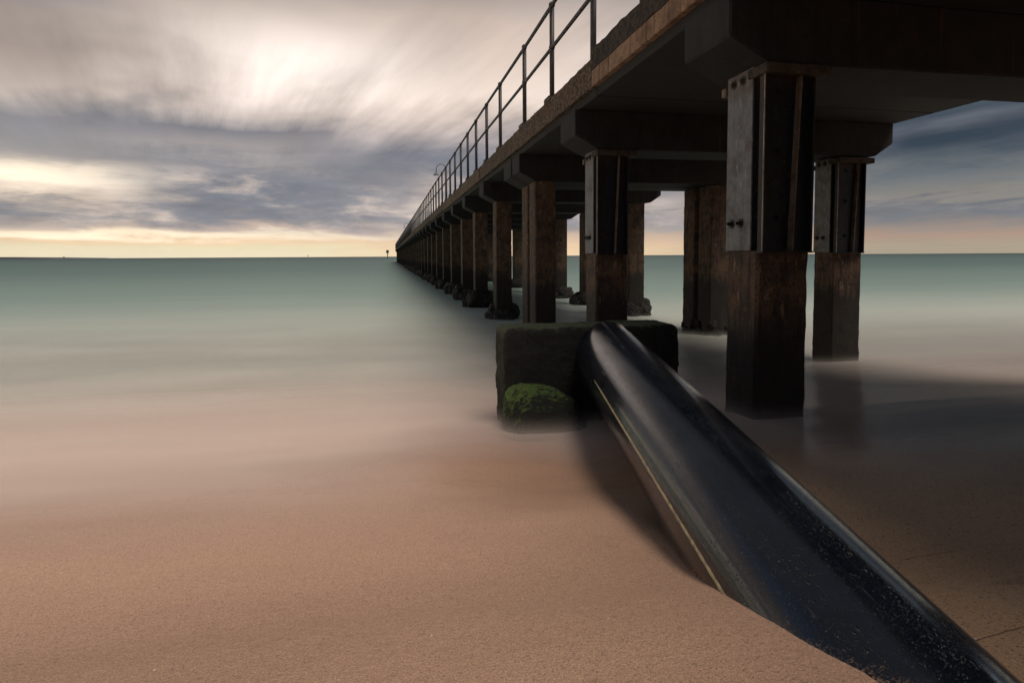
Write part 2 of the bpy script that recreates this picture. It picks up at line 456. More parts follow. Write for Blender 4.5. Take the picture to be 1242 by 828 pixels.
M['pipe'] = mat_pipe()
mt, g = material('pale_stripe')
pos = g.n('ShaderNodeNewGeometry').outputs['Position']
g.out(g.bsdf(g.mix(g.ss(g.noise(pos, 40.0, 5, 0.7), 0.4, 0.7), (0.50, 0.44, 0.25), (0.16, 0.15, 0.10)), 0.5)); M['stripe'] = mt
mt, g = material('shell_white'); g.out(g.bsdf((0.62, 0.55, 0.46), 0.6)); M['shell'] = mt


def mat_sand():
    mt, g = material('wet_sand')
    pos = g.n('ShaderNodeNewGeometry').outputs['Position']
    x, y, z = g.sep(pos)
    grain = g.noise(pos, 330.0, 3, 0.8); g2 = g.noise(pos, 120.0, 4, 0.8); lumps = g.noise(pos, 34.0, 5, 0.6)
    big = g.noise(g.comb(g.mul(x, 0.5), y, z), 1.6, 4, 0.55)
    speck = g.voro(pos, 190.0, out=1)
    sr, sg_, sb = g.sep(speck)
    # coarse golden sand, its colour lifted to offset the deck's shade, banked up on the jetty side of the pipe, fine pale sand on the open side
    jetty_side = g.ss(g.add(x, g.mul(g.sub(big, 0.5), 0.5)), 0.70, 1.25)
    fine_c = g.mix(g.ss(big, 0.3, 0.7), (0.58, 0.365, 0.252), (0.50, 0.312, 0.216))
    jetty_c = g.mix(g.ss(big, 0.3, 0.7), (0.62, 0.395, 0.235), (0.50, 0.318, 0.19))
    col = g.mix(jetty_side, fine_c, jetty_c)
    k = g.add(0.62, g.mul(g2, 0.76))
    col = g.mix(1.0, col, g.comb(k, k, k), 'MULTIPLY')
    k2 = g.ss(grain, 0.3, 0.7, 0.58, 1.42)
    col = g.mix(1.0, col, g.comb(k2, k2, k2), 'MULTIPLY')
    col = g.mix(g.mul(g.ss(sr, 0.955, 0.97), g.add(0.25, g.mul(jetty_side, 0.35))), col, (0.02, 0.015, 0.012))
    col = g.mix(g.mul(g.ss(sg_, 0.965, 0.98), g.add(0.12, g.mul(jetty_side, 0.3))), col, (0.55, 0.42, 0.30))
    # swash lines: thin strings of grit left where waves stopped
    wv = g.noise(g.comb(g.mul(x, 0.35), g.mul(y, 1.25), 2.0), 1.6, 1, 0.3)
    fr = g.m('FRACT', g.mul(g.add(wv, g.mul(lumps, 0.012)), 5.0))
    line = g.mul(g.ss(g.m('ABSOLUTE', g.sub(fr, 0.5)), 0.026, 0.0), g.mul(jetty_side, g.ss(g.noise(pos, 16.0, 3, 0.6), 0.36, 0.55)))
    col = g.mix(g.mul(line, 0.22), col, (0.028, 0.017, 0.011))
    # the swash zone stays saturated: darker and glossy
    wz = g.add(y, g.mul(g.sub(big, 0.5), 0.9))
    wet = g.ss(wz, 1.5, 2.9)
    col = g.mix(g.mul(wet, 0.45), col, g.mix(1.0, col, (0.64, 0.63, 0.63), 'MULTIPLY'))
    rough = g.add(g.mul(wet, -0.50), 0.74)
    h = g.add(g.add(g.mul(grain, 0.35), g.mul(g2, 0.5)), g.add(g.mul(lumps, 0.7), g.mul(line, -0.6)))
    st = g.ss(wz, 1.3, 2.7, 1.0, 0.06)
    bn = g.n('ShaderNodeBump'); g.put(bn.inputs['Strength'], g.mul(st, 0.9)); bn.inputs['Distance'].default_value = 0.016; g.put(bn.inputs['Height'], h)
    g.out(g.bsdf(col, rough, bn.outputs[0], Specular_IOR_Level=g.add(0.3, g.mul(wet, 0.25))))
    return mt


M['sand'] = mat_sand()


def mat_sea():
    """long-exposure sea: milky sandy wash near shore deepening to green-blue; thin film lets the sand show"""
    mt, g = material('smoothed_sea')
    pos = g.n('ShaderNodeNewGeometry').outputs['Position']
    x, y, z = g.sep(pos)
    bands = g.noise(g.comb(g.mul(x, 0.12), g.mul(y, 0.9), 0.0), 1.0, 4, 0.55)
    far = g.noise(g.comb(g.mul(x, 0.02), g.mul(y, 0.10), 4.0), 1.0, 5, 0.6)
    big = g.noise(g.comb(g.mul(x, 0.5), g.mul(y, 1.2), 0.0), 0.8, 3, 0.5)
    yy = g.add(y, g.mul(g.sub(big, 0.5), 0.9))
    lg = g.m('LOGARITHM', g.m('MAXIMUM', y, 1.0), 10.0)
    lgw = g.add(lg, g.mul(g.sub(bands, 0.5), 0.08))
    lgw = g.add(lgw, g.mul(g.sub(far, 0.5), 0.16))
    tt = g.m('DIVIDE', lgw, 3.0, clamp=True)
    P = lambda v: math.log10(v) / 3.0
    col = g.ramp(tt, [(P(2.0), (0.80, 0.615, 0.51)), (P(3.4), (0.82, 0.67, 0.58)), (P(5.0), (0.70, 0.605, 0.535)), (P(7.5), (0.63, 0.59, 0.53)), (P(12), (0.43, 0.475, 0.41)),
                      (P(22), (0.195, 0.275, 0.24)), (P(60), (0.085, 0.148, 0.132)), (P(300), (0.05, 0.092, 0.086)), (1.0, (0.022, 0.05, 0.052))])
    scour = g.m('EXPONENT', g.mul(g.m('POWER', g.m('DIVIDE', g.sub(x, 0.55), 0.65), 2.0), -1.0))
    yy = g.sub(yy, g.mul(scour, g.ss(y, 5.0, 3.6, 0.0, 0.75)))
    a = g.ss(yy, 1.95, 3.5)
    a2 = g.ss(yy, 3.6, 6.0, 0.85, 1.0)
    col = g.mix(g.mul(g.ss(x, 1.6, 3.6), g.ss(y, 12.0, 5.0)), col, g.mix(1.0, col, (0.34, 0.34, 0.345), 'MULTIPLY'))  # dimmer light on the right-hand water painted into its colour
    alpha = g.mul(a, a2)
    rough = g.ss(yy, 2.5, 9.0, 0.16, 0.42)
    ripple = g.noise(g.comb(g.mul(x, 0.6), g.mul(y, 2.2), 0.0), 1.3, 4, 0.6)
    nb = g.bump(ripple, 0.10, 0.25)
    dif = g.n('ShaderNodeBsdfDiffuse'); g.put(dif.inputs[0], col)
    glo = g.n('ShaderNodeBsdfGlossy'); g.put(glo.inputs['Color'], (0.86, 0.93, 0.92)); g.put(glo.inputs['Roughness'], rough); g.put(glo.inputs['Normal'], nb)
    lw = g.n('ShaderNodeFresnel'); lw.inputs[0].default_value = 1.2
    fr = g.m('MINIMUM', g.add(g.mul(lw.outputs[0], 0.55), 0.03), g.ss(lg, 0.5, 1.3, 0.28, 0.2))
    m1 = g.n('ShaderNodeMixShader'); g.put(m1.inputs[0], fr); g.nt.links.new(dif.outputs[0], m1.inputs[1]); g.nt.links.new(glo.outputs[0], m1.inputs[2])
    tr = g.n('ShaderNodeBsdfTransparent')
    m2 = g.n('ShaderNodeMixShader'); g.put(m2.inputs[0], alpha); g.nt.links.new(tr.outputs[0], m2.inputs[1]); g.nt.links.new(m1.outputs[0], m2.inputs[2])
    g.out(m2.outputs[0])
    return mt


M['sea'] = mat_sea()
mt, g = material('far_land'); g.out(g.bsdf((0.10, 0.10, 0.105), 0.9)); M['land'] = mt

# ------------------------------------------------------------------ the setting: sand, sea, far headland
PROFILE = [(-60, 2.6), (-25, 2.3), (-12, 1.55), (-6, 0.62), (-2, -0.22), (0, -0.605), (0.5, -0.668), (0.83, -0.716), (0.92, -0.729), (1.056, -0.753), (1.17, -0.781), (1.306, -0.815), (1.456, -0.862), (1.7, -0.908), (2.0, -0.95),
           (2.5, -0.998), (3.0, -1.033), (3.5, -1.07), (4.2, -1.16), (5.0, -1.245), (6.2, -1.33), (7.5, -1.6), (9, -2.2), (16, -2.9), (60, -4.5)]
SEA_Z = -1.32


def interp(tab, v):
    if v <= tab[0][0]: return tab[0][1]
    for (a, fa), (b, fb) in zip(tab, tab[1:]):
        if v <= b:
            k = (v - a) / (b - a)
            return fa + (fb - fa) * k
    return tab[-1][1]


def sstep(v, a, b):
    k = min(1, max(0, (v - a) / (b - a)))
    return k * k * (3 - 2 * k)


def sand_z(x, y):
    z = interp(PROFILE, y)
    z -= 0.095 * sstep(x, 0.86, 1.12) * sstep(y, 2.6, 1.5) * sstep(y, -1.0, 0.2)
    z -= 0.05 * math.exp(-((x - 1.05) / 0.35) ** 2 - ((y - 2.6) / 0.8) ** 2)           # scour under the pipe
    z -= 0.03 * math.exp(-((x - 0.55) / 0.35) ** 2 - ((y - 2.7) / 0.55) ** 2)
    z += 0.012 * fbm(Vector((x * 0.9, y * 1.3, 0.3)), 3) * sstep(y, 5, 2)
    z += 0.004 * fbm(Vector((x * 6, y * 6, 7.3)), 3) * sstep(y, 3.2, 1.8)
    return z


def graded(lo, hi, c0, c1, fine, growth=1.16):
    """coordinates spaced fine between c0 and c1, then growing outwards"""
    v = []; t = c0
    while t < c1: v.append(t); t += fine
    s = fine; t = v[-1]
    while t < hi: s *= growth; t = min(hi, t + s); v.append(t)
    s = fine; t = v[0]; left = []
    while t > lo: s *= growth; t = max(lo, t - s); left.append(t)
    return left[::-1] + v


def sheet(name, xs, ys, zf, mat, xmap=None):
    verts = []; faces = []
    for y in ys:
        for x in xs:
            X = xmap(x, y) if xmap else x
            verts.append((X, y, zf(X, y)))
    n = len(xs)
    for j in range(len(ys) - 1):
        for i in range(n - 1):
            a = j * n + i
            faces.append((a, a + 1, a + n + 1, a + n))
    me = bpy.data.meshes.new(name); me.from_pydata(verts, [], faces); me.materials.append(mat)
    me.polygons.foreach_set('use_smooth', [True] * len(me.polygons))
    return link(name, me)


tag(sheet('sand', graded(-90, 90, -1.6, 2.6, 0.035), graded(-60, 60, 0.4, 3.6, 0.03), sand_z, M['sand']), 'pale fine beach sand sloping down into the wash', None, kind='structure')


def sea_z(x, y):
    film = sand_z(x, y) + 0.014 + 0.03 * sstep(y, 2.2, 3.6)
    k = 0.03
    return max(film, SEA_Z) if abs(film - SEA_Z) > 0.1 else (film + SEA_Z + math.sqrt((film - SEA_Z) ** 2 + k * k)) / 2


ys = []
t_ = 2.05
while t_ < 8: ys.append(t_); t_ += 0.06
s_ = 0.07
while t_ < 30000: ys.append(t_); s_ *= 1.13; t_ += s_
xs_unit = [i / 60 for i in range(-60, 61)]
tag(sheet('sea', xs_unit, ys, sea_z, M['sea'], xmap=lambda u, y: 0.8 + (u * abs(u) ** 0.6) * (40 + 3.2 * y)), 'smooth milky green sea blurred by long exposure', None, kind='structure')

bm = bmesh.new()
pts = [(-6200, -6), (-6200, 30), (-5600, 24), (-5000, 22), (-4700, 17), (-4400, 14), (-4150, 8), (-3900, 4), (-3750, -6)]
prism(bm, pts, 'Y', 8000, 9500)
tag(build('headland', bm, M['land']), 'low grey headland on the horizon at far left', None, kind='structure')

# the wash of many waves averaged into a low mist over the shallows
def mat_mist():
    mt, g = material('wash_mist')
    pos = g.n('ShaderNodeNewGeometry').outputs['Position']
    x, y, z = g.sep(pos)
    big = g.noise(g.comb(g.mul(x, 0.5), g.mul(y, 1.0), g.mul(z, 6.0)), 0.9, 3, 0.5)
    a = g.mul(g.mul(g.ss(y, 2.75, 3.5), g.ss(y, 15.0, 7.0)), g.ss(big, 0.2, 0.7, 0.09, 0.24))
    a = g.mul(a, g.ss(g.m('ABSOLUTE', g.sub(x, 0.8)), 14.0, 7.0))
    a = g.mul(a, g.ss(x, 1.7, 3.4, 1.0, 0.55))
    at = g.n('ShaderNodeAttribute', attribute_name='mist_level'); a = g.mul(a, at.outputs['Fac'])
    dif = g.n('ShaderNodeBsdfDiffuse'); g.put(dif.inputs[0], g.mix(g.ss(y, 3.5, 8.0), (0.86, 0.72, 0.64), (0.52, 0.53, 0.48)))
    tr = g.n('ShaderNodeBsdfTransparent')
    ms = g.n('ShaderNodeMixShader'); g.put(ms.inputs[0], a); g.nt.links.new(tr.outputs[0], ms.inputs[1]); g.nt.links.new(dif.outputs[0], ms.inputs[2])
    g.out(ms.outputs[0])
    return mt


verts, faces = [], []
_my = [2.66 + 0.12 * k for k in range(22)] + [5.4 + 0.5 * k for k in range(20)]
_mx = [-15 + 0.8 * k for k in range(40)]
for lev in range(8):
    b0 = len(verts)
    for yv in _my:
        for xv in _mx: verts.append((xv, yv, sea_z(xv, yv) + 0.008 + 0.017 * lev))
    w_ = len(_mx)
    for jj in range(len(_my) - 1):
        for ii in range(w_ - 1):
            q0 = b0 + jj * w_ + ii; faces.append((q0, q0 + 1, q0 + w_ + 1, q0 + w_))
me = bpy.data.meshes.new('wash_mist'); me.from_pydata(verts, [], faces); me.materials.append(mat_mist())
da = me.attributes.new('mist_level', 'FLOAT', 'POINT')
da.data.foreach_set('value', [(1 - (k // (len(_mx) * len(_my))) / 8.0) ** 2.2 for k in range(len(verts))])
tag(link('wash_mist', me), 'thin pale mist of blurred waves hanging over the shallows', None, kind='stuff')

# ------------------------------------------------------------------ the jetty
DL, DR_ = 1.95, 5.88                     # left and right faces of deck and headstocks
Z_SOF, Z_FAS, Z_KERB, Z_DECK = 1.53, 1.612, 1.885, 1.80
Y_END = 154.0
pier = empty('jetty', (3.9, 0.0, SEA_Z), 'long narrow concrete jetty on square piles running straight out to sea', 'jetty')

# bents: y of the front face of the headstock
BENTS = [-5.6, -2.65, 0.32, 3.215, 6.136, 8.93, 9.46, 12.3, 15.38, 18.08, 21.2, 24.4, 27.7]
b_ = 30.9
while b_ < Y_END - 0.8: BENTS.append(b_); b_ += 3.2
PANELS = [-9.0, -5.3, -2.4, 0.6, 2.62, 5.60, 9.46, 12.85, 15.95, 18.65, 21.75, 24.95, 28.25]
p_ = 31.45
while p_ < Y_END - 2: PANELS.append(p_); p_ += 3.2
PANELS.append(Y_END)
POSTS = [-1.48, 0.0, 1.4, 2.80, 4.23, 5.65, 7.14, 8.62, 10.53, 12.0]
p_ = 13.46
while p_ < Y_END - 0.1: POSTS.append(p_); p_ += 1.425

# deck panels, each with its kerb
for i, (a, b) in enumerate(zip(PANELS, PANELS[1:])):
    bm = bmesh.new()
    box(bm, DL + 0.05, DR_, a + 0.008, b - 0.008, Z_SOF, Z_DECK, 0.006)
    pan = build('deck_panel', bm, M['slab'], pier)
    near = a < 30
    j = rng.uniform(-0.012, 0.012) if i > 4 else 0
    if a < 5.6:
        bm = bmesh.new()
        box(bm, DL - 0.005, DL + 0.2, a + 0.006, b - 0.006, Z_FAS, Z_FAS + 0.155, 0.006)
        build('fascia_board', bm, M['fascia'], pan)
        z0, z1, mat = Z_FAS + 0.15, Z_KERB + 0.07, M['kerb_dark']
    else:
        z0, z1, mat = Z_FAS, Z_KERB + j * 0.5, M['kerb']
    step = 0.07 if a < 12 else (0.2 if near else 1.0)
    n = max(2, int((b - a) / step))
    sec_n = 3 if near else 1
    ring = []
    bm = bmesh.new()
    xo = DL + j - (0.01 if a < 5.6 else 0)
    for q in range(n + 1):
        yy = a + 0.006 + (b - a - 0.012) * q / n
        prof = []
        for s in range(sec_n + 1): prof.append((xo, z0 + (z1 - z0) * s / sec_n))
        prof.append((DL + 0.2, z1)); prof.append((DL + 0.2, z0))
        vs = []
        for k, (px_, pz_) in enumerate(prof):
            amp = 0.013 if near else 0.004
            if a < 5.6: amp = 0.016
            dn = fbm(Vector((yy * 7, k * 3.1, i)), 4) * amp
            dz_ = fbm(Vector((yy * 5, k * 1.7 + 9, i)), 4) * amp * (1.3 if k >= sec_n else 0.8)
            vs.append(bm.verts.new((px_ + (dn if k <= sec_n else 0), yy, pz_ + dz_)))
        ring.append(vs)
    for r0, r1 in zip(ring, ring[1:]):
        m_ = len(r0)
        for k in range(m_): bm.faces.new((r0[k], r1[k], r1[(k + 1) % m_], r0[(k + 1) % m_]))
    bm.faces.new(ring[0]); bm.faces.new(list(reversed(ring[-1])))
    # low plinths cast on the kerb just seaward of each post
    for yp in POSTS:
        if a + 0.3 < yp + 0.1 < b - 0.3 and yp < 45:
            box(bm, DL - 0.008, DL + 0.16, yp + 0.03, yp + 0.27, Z_KERB - 0.05, Z_KERB + 0.062 + rng.uniform(-0.01, 0.012) + (0.05 if a < 5.6 else 0), 0.022, 2)
    build('kerb', bm, mat, pan)

# headstocks (cross beams)
HS_Z0, HS_Z1 = 1.122, Z_SOF
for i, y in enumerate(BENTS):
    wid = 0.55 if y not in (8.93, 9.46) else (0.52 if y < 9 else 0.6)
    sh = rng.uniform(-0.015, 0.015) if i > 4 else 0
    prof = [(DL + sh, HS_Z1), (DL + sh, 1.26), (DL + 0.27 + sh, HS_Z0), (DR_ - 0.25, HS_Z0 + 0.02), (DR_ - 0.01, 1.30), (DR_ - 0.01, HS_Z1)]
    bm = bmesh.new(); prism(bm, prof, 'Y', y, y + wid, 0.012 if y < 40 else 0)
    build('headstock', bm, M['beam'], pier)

# the end of the jetty: a slightly wider landing wall hides nothing, the last headstock closes it


def pile_mesh(x0, w, y0, d, seed, bottom, lod):
    bm = bmesh.new()
    if lod == 0:
        nz, nx = 60, 6
        z0, z1 = bottom, HS_Z0
        # subdivided square section with worn arrises
        sec = []
        c = 0.018
        for (ax, ay, bx, by) in ((c, 0, w - c, 0), (w, c, w, d - c), (w - c, d, c, d), (0, d - c, 0, c)):
            for q in range(nx): sec.append((ax + (bx - ax) * q / (nx - 1), ay + (by - ay) * q / (nx - 1)))
        rings = []
        for k in range(nz + 1):
            z = z0 + (z1 - z0) * k / nz
            rg = []
            for (sx, sy) in sec:
                p = Vector((x0 + sx, y0 + sy, z))
                dv = Vector((sx - w / 2, sy - d / 2, 0)).normalized()
                er = 0.006 * fbm(p * 9 + Vector((seed, 0, 0)), 3) + 0.014 * max(0, fbm(p * 5 + Vector((0, seed, 0)), 4)) * sstep(z, -0.5, -1.0)
                rg.append(bm.verts.new(p + dv * er))
            rings.append(rg)
        m_ = len(sec)
        for a, b in zip(rings, rings[1:]):
            for k in range(m_): bm.faces.new((a[k], a[(k + 1) % m_], b[(k + 1) % m_], b[k]))
        bm.faces.new(rings[0]); bm.faces.new(rings[-1][::-1])
    else:
        box(bm, x0, x0 + w, y0, y0 + d, bottom, HS_Z0, 0.015 if lod == 1 else 0)
    return bm


def mussel_bm(cx, cy, w, d, seed, size, z):
    """an irregular collar of mussels and weed on the pile at the tide line"""
    bm = bmesh.new()
    rr = random.Random(seed)
    lumps = 11
    for k in range(lumps):
        a = 2 * math.pi * k / lumps + rr.uniform(-0.3, 0.3)
        px_ = cx + math.cos(a) * (w / 2 + 0.02) * 1.12; py_ = cy + math.sin(a) * (d / 2 + 0.02) * 1.12
        r_ = size * rr.uniform(0.85, 1.2)
        zc = z + rr.uniform(-0.10, 0.08)
        res = bmesh.ops.create_icosphere(bm, subdivisions=3, radius=1.0)
        for v in res['verts']:
            q = v.co.copy()
            q *= 1 + 0.3 * fbm(q * 2.0 + Vector((seed, k, 0)), 4) + 0.10 * fbm(q * 6.0 + Vector((seed, k, 5)), 3)
            v.co = Vector((px_ + q.x * r_, py_ + q.y * r_, zc + q.z * r_ * 1.15))
    return bm


def hexbolt(bm, c, axis, r_=0.021, L=0.016, stub=0.012):
    d = Vector(axis)
    q = d.to_track_quat('Z', 'Y').to_matrix().to_4x4()
    bmesh.ops.create_cone(bm, cap_ends=True, segments=6, radius1=r_, radius2=r_ * 0.94, depth=L, matrix=Matrix.Translation(Vector(c) + d * (L / 2)) @ q)
    bmesh.ops.create_cone(bm, cap_ends=True, segments=10, radius1=r_ * 0.5, radius2=r_ * 0.5, depth=stub, matrix=Matrix.Translation(Vector(c) + d * (L + stub / 2 - 0.001)) @ q)
    bmesh.ops.create_cone(bm, cap_ends=True, segments=12, radius1=r_ * 1.5, radius2=r_ * 1.5, depth=0.005, matrix=Matrix.Translation(Vector(c) + d * 0.0035) @ q)


def jacket(pile, x0, w, yf, d, x_plate):
    """steel strengthening: a bolted grey plate on the left face, a dark channel with a worn fin on the seaside front, timber packing on top"""
    zb, zt = 0.020, 1.055
    # the channel stands in front of the concrete: web + two flanges
    bm = bmesh.new()
    box(bm, x0 + 0.012, x0 + w + 0.03, yf + 0.045, yf + 0.057, zb, zt)
    box(bm, x0 - 0.003, x0 + 0.012, yf, yf + 0.057, zb, zt)
    box(bm, x0 + w + 0.03, x0 + w + 0.042, yf, yf + 0.057, zb, zt)
    box(bm, x0 - 0.004, x0 + w + 0.046, yf - 0.004, yf + 0.06, zb - 0.010, zb)
    for zz in (0.22, 0.62, 0.97):
        hexbolt(bm, (x0 + w * 0.42, yf + 0.045, zz), (0, -1, 0), 0.014, 0.016)
    build('steel_channel', bm, M['channel'], pile)
    bm = bmesh.new(); box(bm, x0 - 0.005, x0 + 0.05, yf + 0.059, yf + 0.110, zb + 0.002, zt)
    build('gap_shade_strip', bm, M['gap'], pile)  # black strip painting the shade between channel and plate
    # fin welded on the web, leaning
    bm = bmesh.new()
    xa, xb = x0 + w * 0.80, x0 + w * 0.66
    v = [bm.verts.new(p) for p in ((xa, yf - 0.006, zt), (xa + 0.007, yf - 0.006, zt), (xa + 0.007, yf + 0.044, zt), (xa, yf + 0.044, zt),
                                   (xb, yf - 0.006, zb + 0.001), (xb + 0.007, yf - 0.006, zb + 0.001), (xb + 0.007, yf + 0.044, zb + 0.001), (xb, yf + 0.044, zb + 0.001))]
    for f in ((0, 1, 2, 3), (7, 6, 5, 4), (0, 4, 5, 1), (1, 5, 6, 2), (2, 6, 7, 3), (3, 7, 4, 0)): bm.faces.new([v[k] for k in f])
    build('steel_fin', bm, M['fin'], pile)
    bm = bmesh.new()
    box(bm, x0 - 0.009, x0 - 0.0035, yf - 0.002, yf + 0.006, zb, zt)
    build('flange_edge', bm, M['edge'], pile)
    # left plate
    y0, y1 = yf + 0.112, yf + d - 0.005
    bm = bmesh.new(); box(bm, x_plate - 0.014, x_plate, y0, y1, zb + 0.003, 1.128, 0.003)
    build('steel_plate', bm, M['plate'], pile)
    for zz, sg in ((1.074, 1), (0.197, 1)):
        for yy in (y0 + 0.105, y0 + 0.205):
            bm = bmesh.new(); hexbolt(bm, (x_plate - 0.014, yy, zz), (-1, 0, 0), stub=0.008 if zz > 1 else 0.022)
            build('bolt', bm, M['bolt'], pile)
    bm = bmesh.new()
    box(bm, x_plate - 0.030, x_plate + 0.05, y1 + 0.002, y1 + 0.05, 1.02, 1.075, 0.004)
    build('clamp_nut', bm, M['fin'], pile)
    bm = bmesh.new()
    box(bm, x0 - 0.02, x0 + w + 0.13, yf - 0.03, yf + 0.16, 1.058, HS_Z0 - 0.003, 0.008, 2)
    for v_ in bm.verts: v_.co += Vector((0, fbm(v_.co * 14, 3) * 0.006, 0))
    build('packing_plate', bm, M['packer'], pile)


LW = {3: (2.19, 0.36), 4: (2.205, 0.37)}
RW = {3: (5.145, 0.395), 4: (5.145, 0.395)}
piles = []
for i, y in enumerate(BENTS):
    for side in (0, 1):
        if side == 0:
            x0, w = LW.get(i, (2.21, 0.33)); d = 0.39
        else:
            x0, w = RW.get(i, (5.14, 0.36)); d = 0.39
        yf = y + 0.0
        piles.append((y, i, side, x0, w, yf, d))
parts = [p for p in piles if p[1] >= 0]
parts.sort(key=lambda p: p[0])
first, rest = parts[:100], parts[100:]
cache = {}


def bottom_at(x, y):
    return min(sand_z(x, y) - 0.35, -1.9) if y > 2 else sand_z(x, y) - 0.5


for (y, i, side, x0, w, yf, d) in first:
    jack = i in (3, 4)
    lod = 0 if -1 < y < 14 else (1 if y < 45 else 2)
    yp = yf + (0.058 if jack else 0.02)
    key = None if lod == 0 else (lod, side)
    if key is None or key not in cache:
        bm = pile_mesh(x0, w, yp, d - (0.058 if jack else 0), i * 2.3 + side * 7, bottom_at(x0, y) if lod == 0 else -3.2, lod)
        me = mesh_of('pile', bm, M['pile'])
        if key: cache[key] = (me, yp)
        pl = link('pile', me, pier)
    else:
        me, y_ref = cache[key]
        pl = link('pile', me, pier)
        pl.location.y += yp - y_ref
    if jack:
        jacket(pl, x0, w - 0.07, yf, d, x0 - 0.0)
    if y > 12 or (y > 8 and side == 1):
      if y < 75:
          sz = 0.15 if y < 14 else (0.24 if y < 30 else 0.2) * (1 if side == 0 else 0.7)
          if y in (8.93, 9.46): sz = 0.06
          if lod == 0:
              bm = mussel_bm(x0 + w / 2, yp + d / 2, w, d, i * 5 + side, sz, SEA_Z + 0.1)
              mo = build('mussel_clump', bm, M['mussel'], pl, True)
          else:
              kk = ('mussel', side, i % 3)
              if kk not in cache:
                  bm = mussel_bm(0, 0, w, d, i * 5 + side, 0.23, 0)
                  cache[kk] = mesh_of('mussel_clump', bm, M['mussel'], True)
              mo = link('mussel_clump', cache[kk], pl)
              mo.location = Vector((x0 + w / 2, yp + d / 2, SEA_Z + 0.10)) - (Vector((3.9, 0, SEA_Z)) + pl.location)
              mo.scale = (1, 1, rng.uniform(0.85, 1.25))
if rest:
    bm = bmesh.new()
    for (y, i, side, x0, w, yf, d) in rest: box(bm, x0, x0 + w, yf, yf + d, -3.2, HS_Z0)
    tag(build('far_piles', bm, M['pile'], pier), kind='stuff')

# railing
rail = link('railing', bpy.data.meshes.new('railing_base'), pier)
bm = bmesh.new()
RX = DL + 0.028
for yp in POSTS[:5]: box(bm, RX - 0.05, RX + 0.05, yp - 0.05, yp + 0.05, Z_KERB + 0.06, Z_KERB + 0.072)
bpy.data.objects.remove(rail)
rail = build('railing', bm, M['rail'], pier)
RZ, RM = 2.985, 2.49


def rail_tube(z, r0):
    bm = bmesh.new()
    pts = [(RX + 0.004 * math.sin(y * 0.9), y, z + 0.006 * math.sin(y * 0.53) + (y / 150) * 0.11) for y in POSTS] + [(RX, Y_END, z + 0.11)]
    tube(bm, pts, r0, 10)
    return bm


build('top_rail', rail_tube(RZ, 0.023), M['rail'], rail, True)
build('mid_rail', rail_tube(RM, 0.021), M['rail'], rail, True)


def post_bm(y, near=True):
    bm = bmesh.new()
    dz_ = (y / 150) * 0.11
    base = Z_KERB - 0.06
    xb = RX
    if abs(y - 5.65) < 0.01:
        base = Z_FAS + 0.02
    sg = 12 if near else 6
    tube(bm, [(xb, y, base), (xb, y, RZ + 0.012 + dz_)], 0.030, sg)
    ball(bm, (xb, y, RZ + dz_), 0.040, sg, (1, 1.15, 0.95))
    ball(bm, (xb, y, RM + dz_), 0.038, sg, (1, 1.1, 1.0))
    if near and y > 5.9:
        box(bm, xb - 0.045, xb + 0.045, y - 0.045, y + 0.045, Z_KERB - 0.01, Z_KERB + 0.012, 0.003)
    return bm


near_posts = POSTS[:100]
for y in near_posts: build('railing_post', post_bm(y, y < 40), M['rail'], rail, True)
if POSTS[100:]:
    bm = bmesh.new()
    for y in POSTS[100:]: tube(bm, [(RX, y, Z_KERB - 0.05), (RX, y, RZ + 0.11)], 0.03, 6)
    tag(build('far_railing_posts', bm, M['rail'], rail), kind='stuff')

# ------------------------------------------------------------------ black pipe with its stripe
PD = Vector((0.1607, 0.9830, 0.0886)).normalized()
PB = Vector((0.767, -0.038, -0.964))
PR = 0.213
pe1 = PD.cross(Vector((0, 0, 1))).normalized(); pe2 = pe1.cross(PD).normalized()
T_END = 3.757
pipe_root = empty('outfall_pipe', PB + PD * 1.2, 'thick glossy black plastic pipe rising out of the sand beside its pale stripe', 'pipe')


def pipe_pt(t, ang, rr): return PB + PD * t + (pe1 * math.cos(ang) + pe2 * math.sin(ang)) * rr


bm = bmesh.new()
SEG = 96
ts = [-2.2 + 0.15 * k for k in range(39)]
ts = [t for t in ts if t < T_END - 0.03] + [T_END - 0.02, T_END - 0.008, T_END]
rings = []
for t in ts:
    rr = PR if t < T_END - 0.015 else (PR - 0.002 if t < T_END - 0.001 else PR - 0.008)
    rings.append([bm.verts.new(pipe_pt(t, 2 * math.pi * k / SEG, rr)) for k in range(SEG)])
inner = [[bm.verts.new(pipe_pt(t, 2 * math.pi * k / SEG, PR - 0.024)) for k in range(SEG)] for t in (T_END, T_END - 0.6)]
rings += inner
for a, b in zip(rings, rings[1:]):
    for k in range(SEG): bm.faces.new((a[k], a[(k + 1) % SEG], b[(k + 1) % SEG], b[k]))
bm.faces.new(rings[0]); bm.faces.new(rings[-1])
bmesh.ops.recalc_face_normals(bm, faces=bm.faces)
me = bpy.data.meshes.new('pipe_wall'); bm.to_mesh(me); bm.free(); me.materials.append(M['pipe'])
me.polygons.foreach_set('use_smooth', [True] * len(me.polygons))
# own axes along the pipe so that its wear runs lengthwise
MP = Matrix(((pe1.x, PD.x, pe2.x, PB.x), (pe1.y, PD.y, pe2.y, PB.y), (pe1.z, PD.z, pe2.z, PB.z), (0, 0, 0, 1)))
me.transform(MP.inverted())
po = bpy.data.objects.new('pipe_wall', me); COL.objects.link(po)
po.parent = pipe_root
po.matrix_basis = Matrix.Translation(-(PB + PD * 1.2)) @ MP
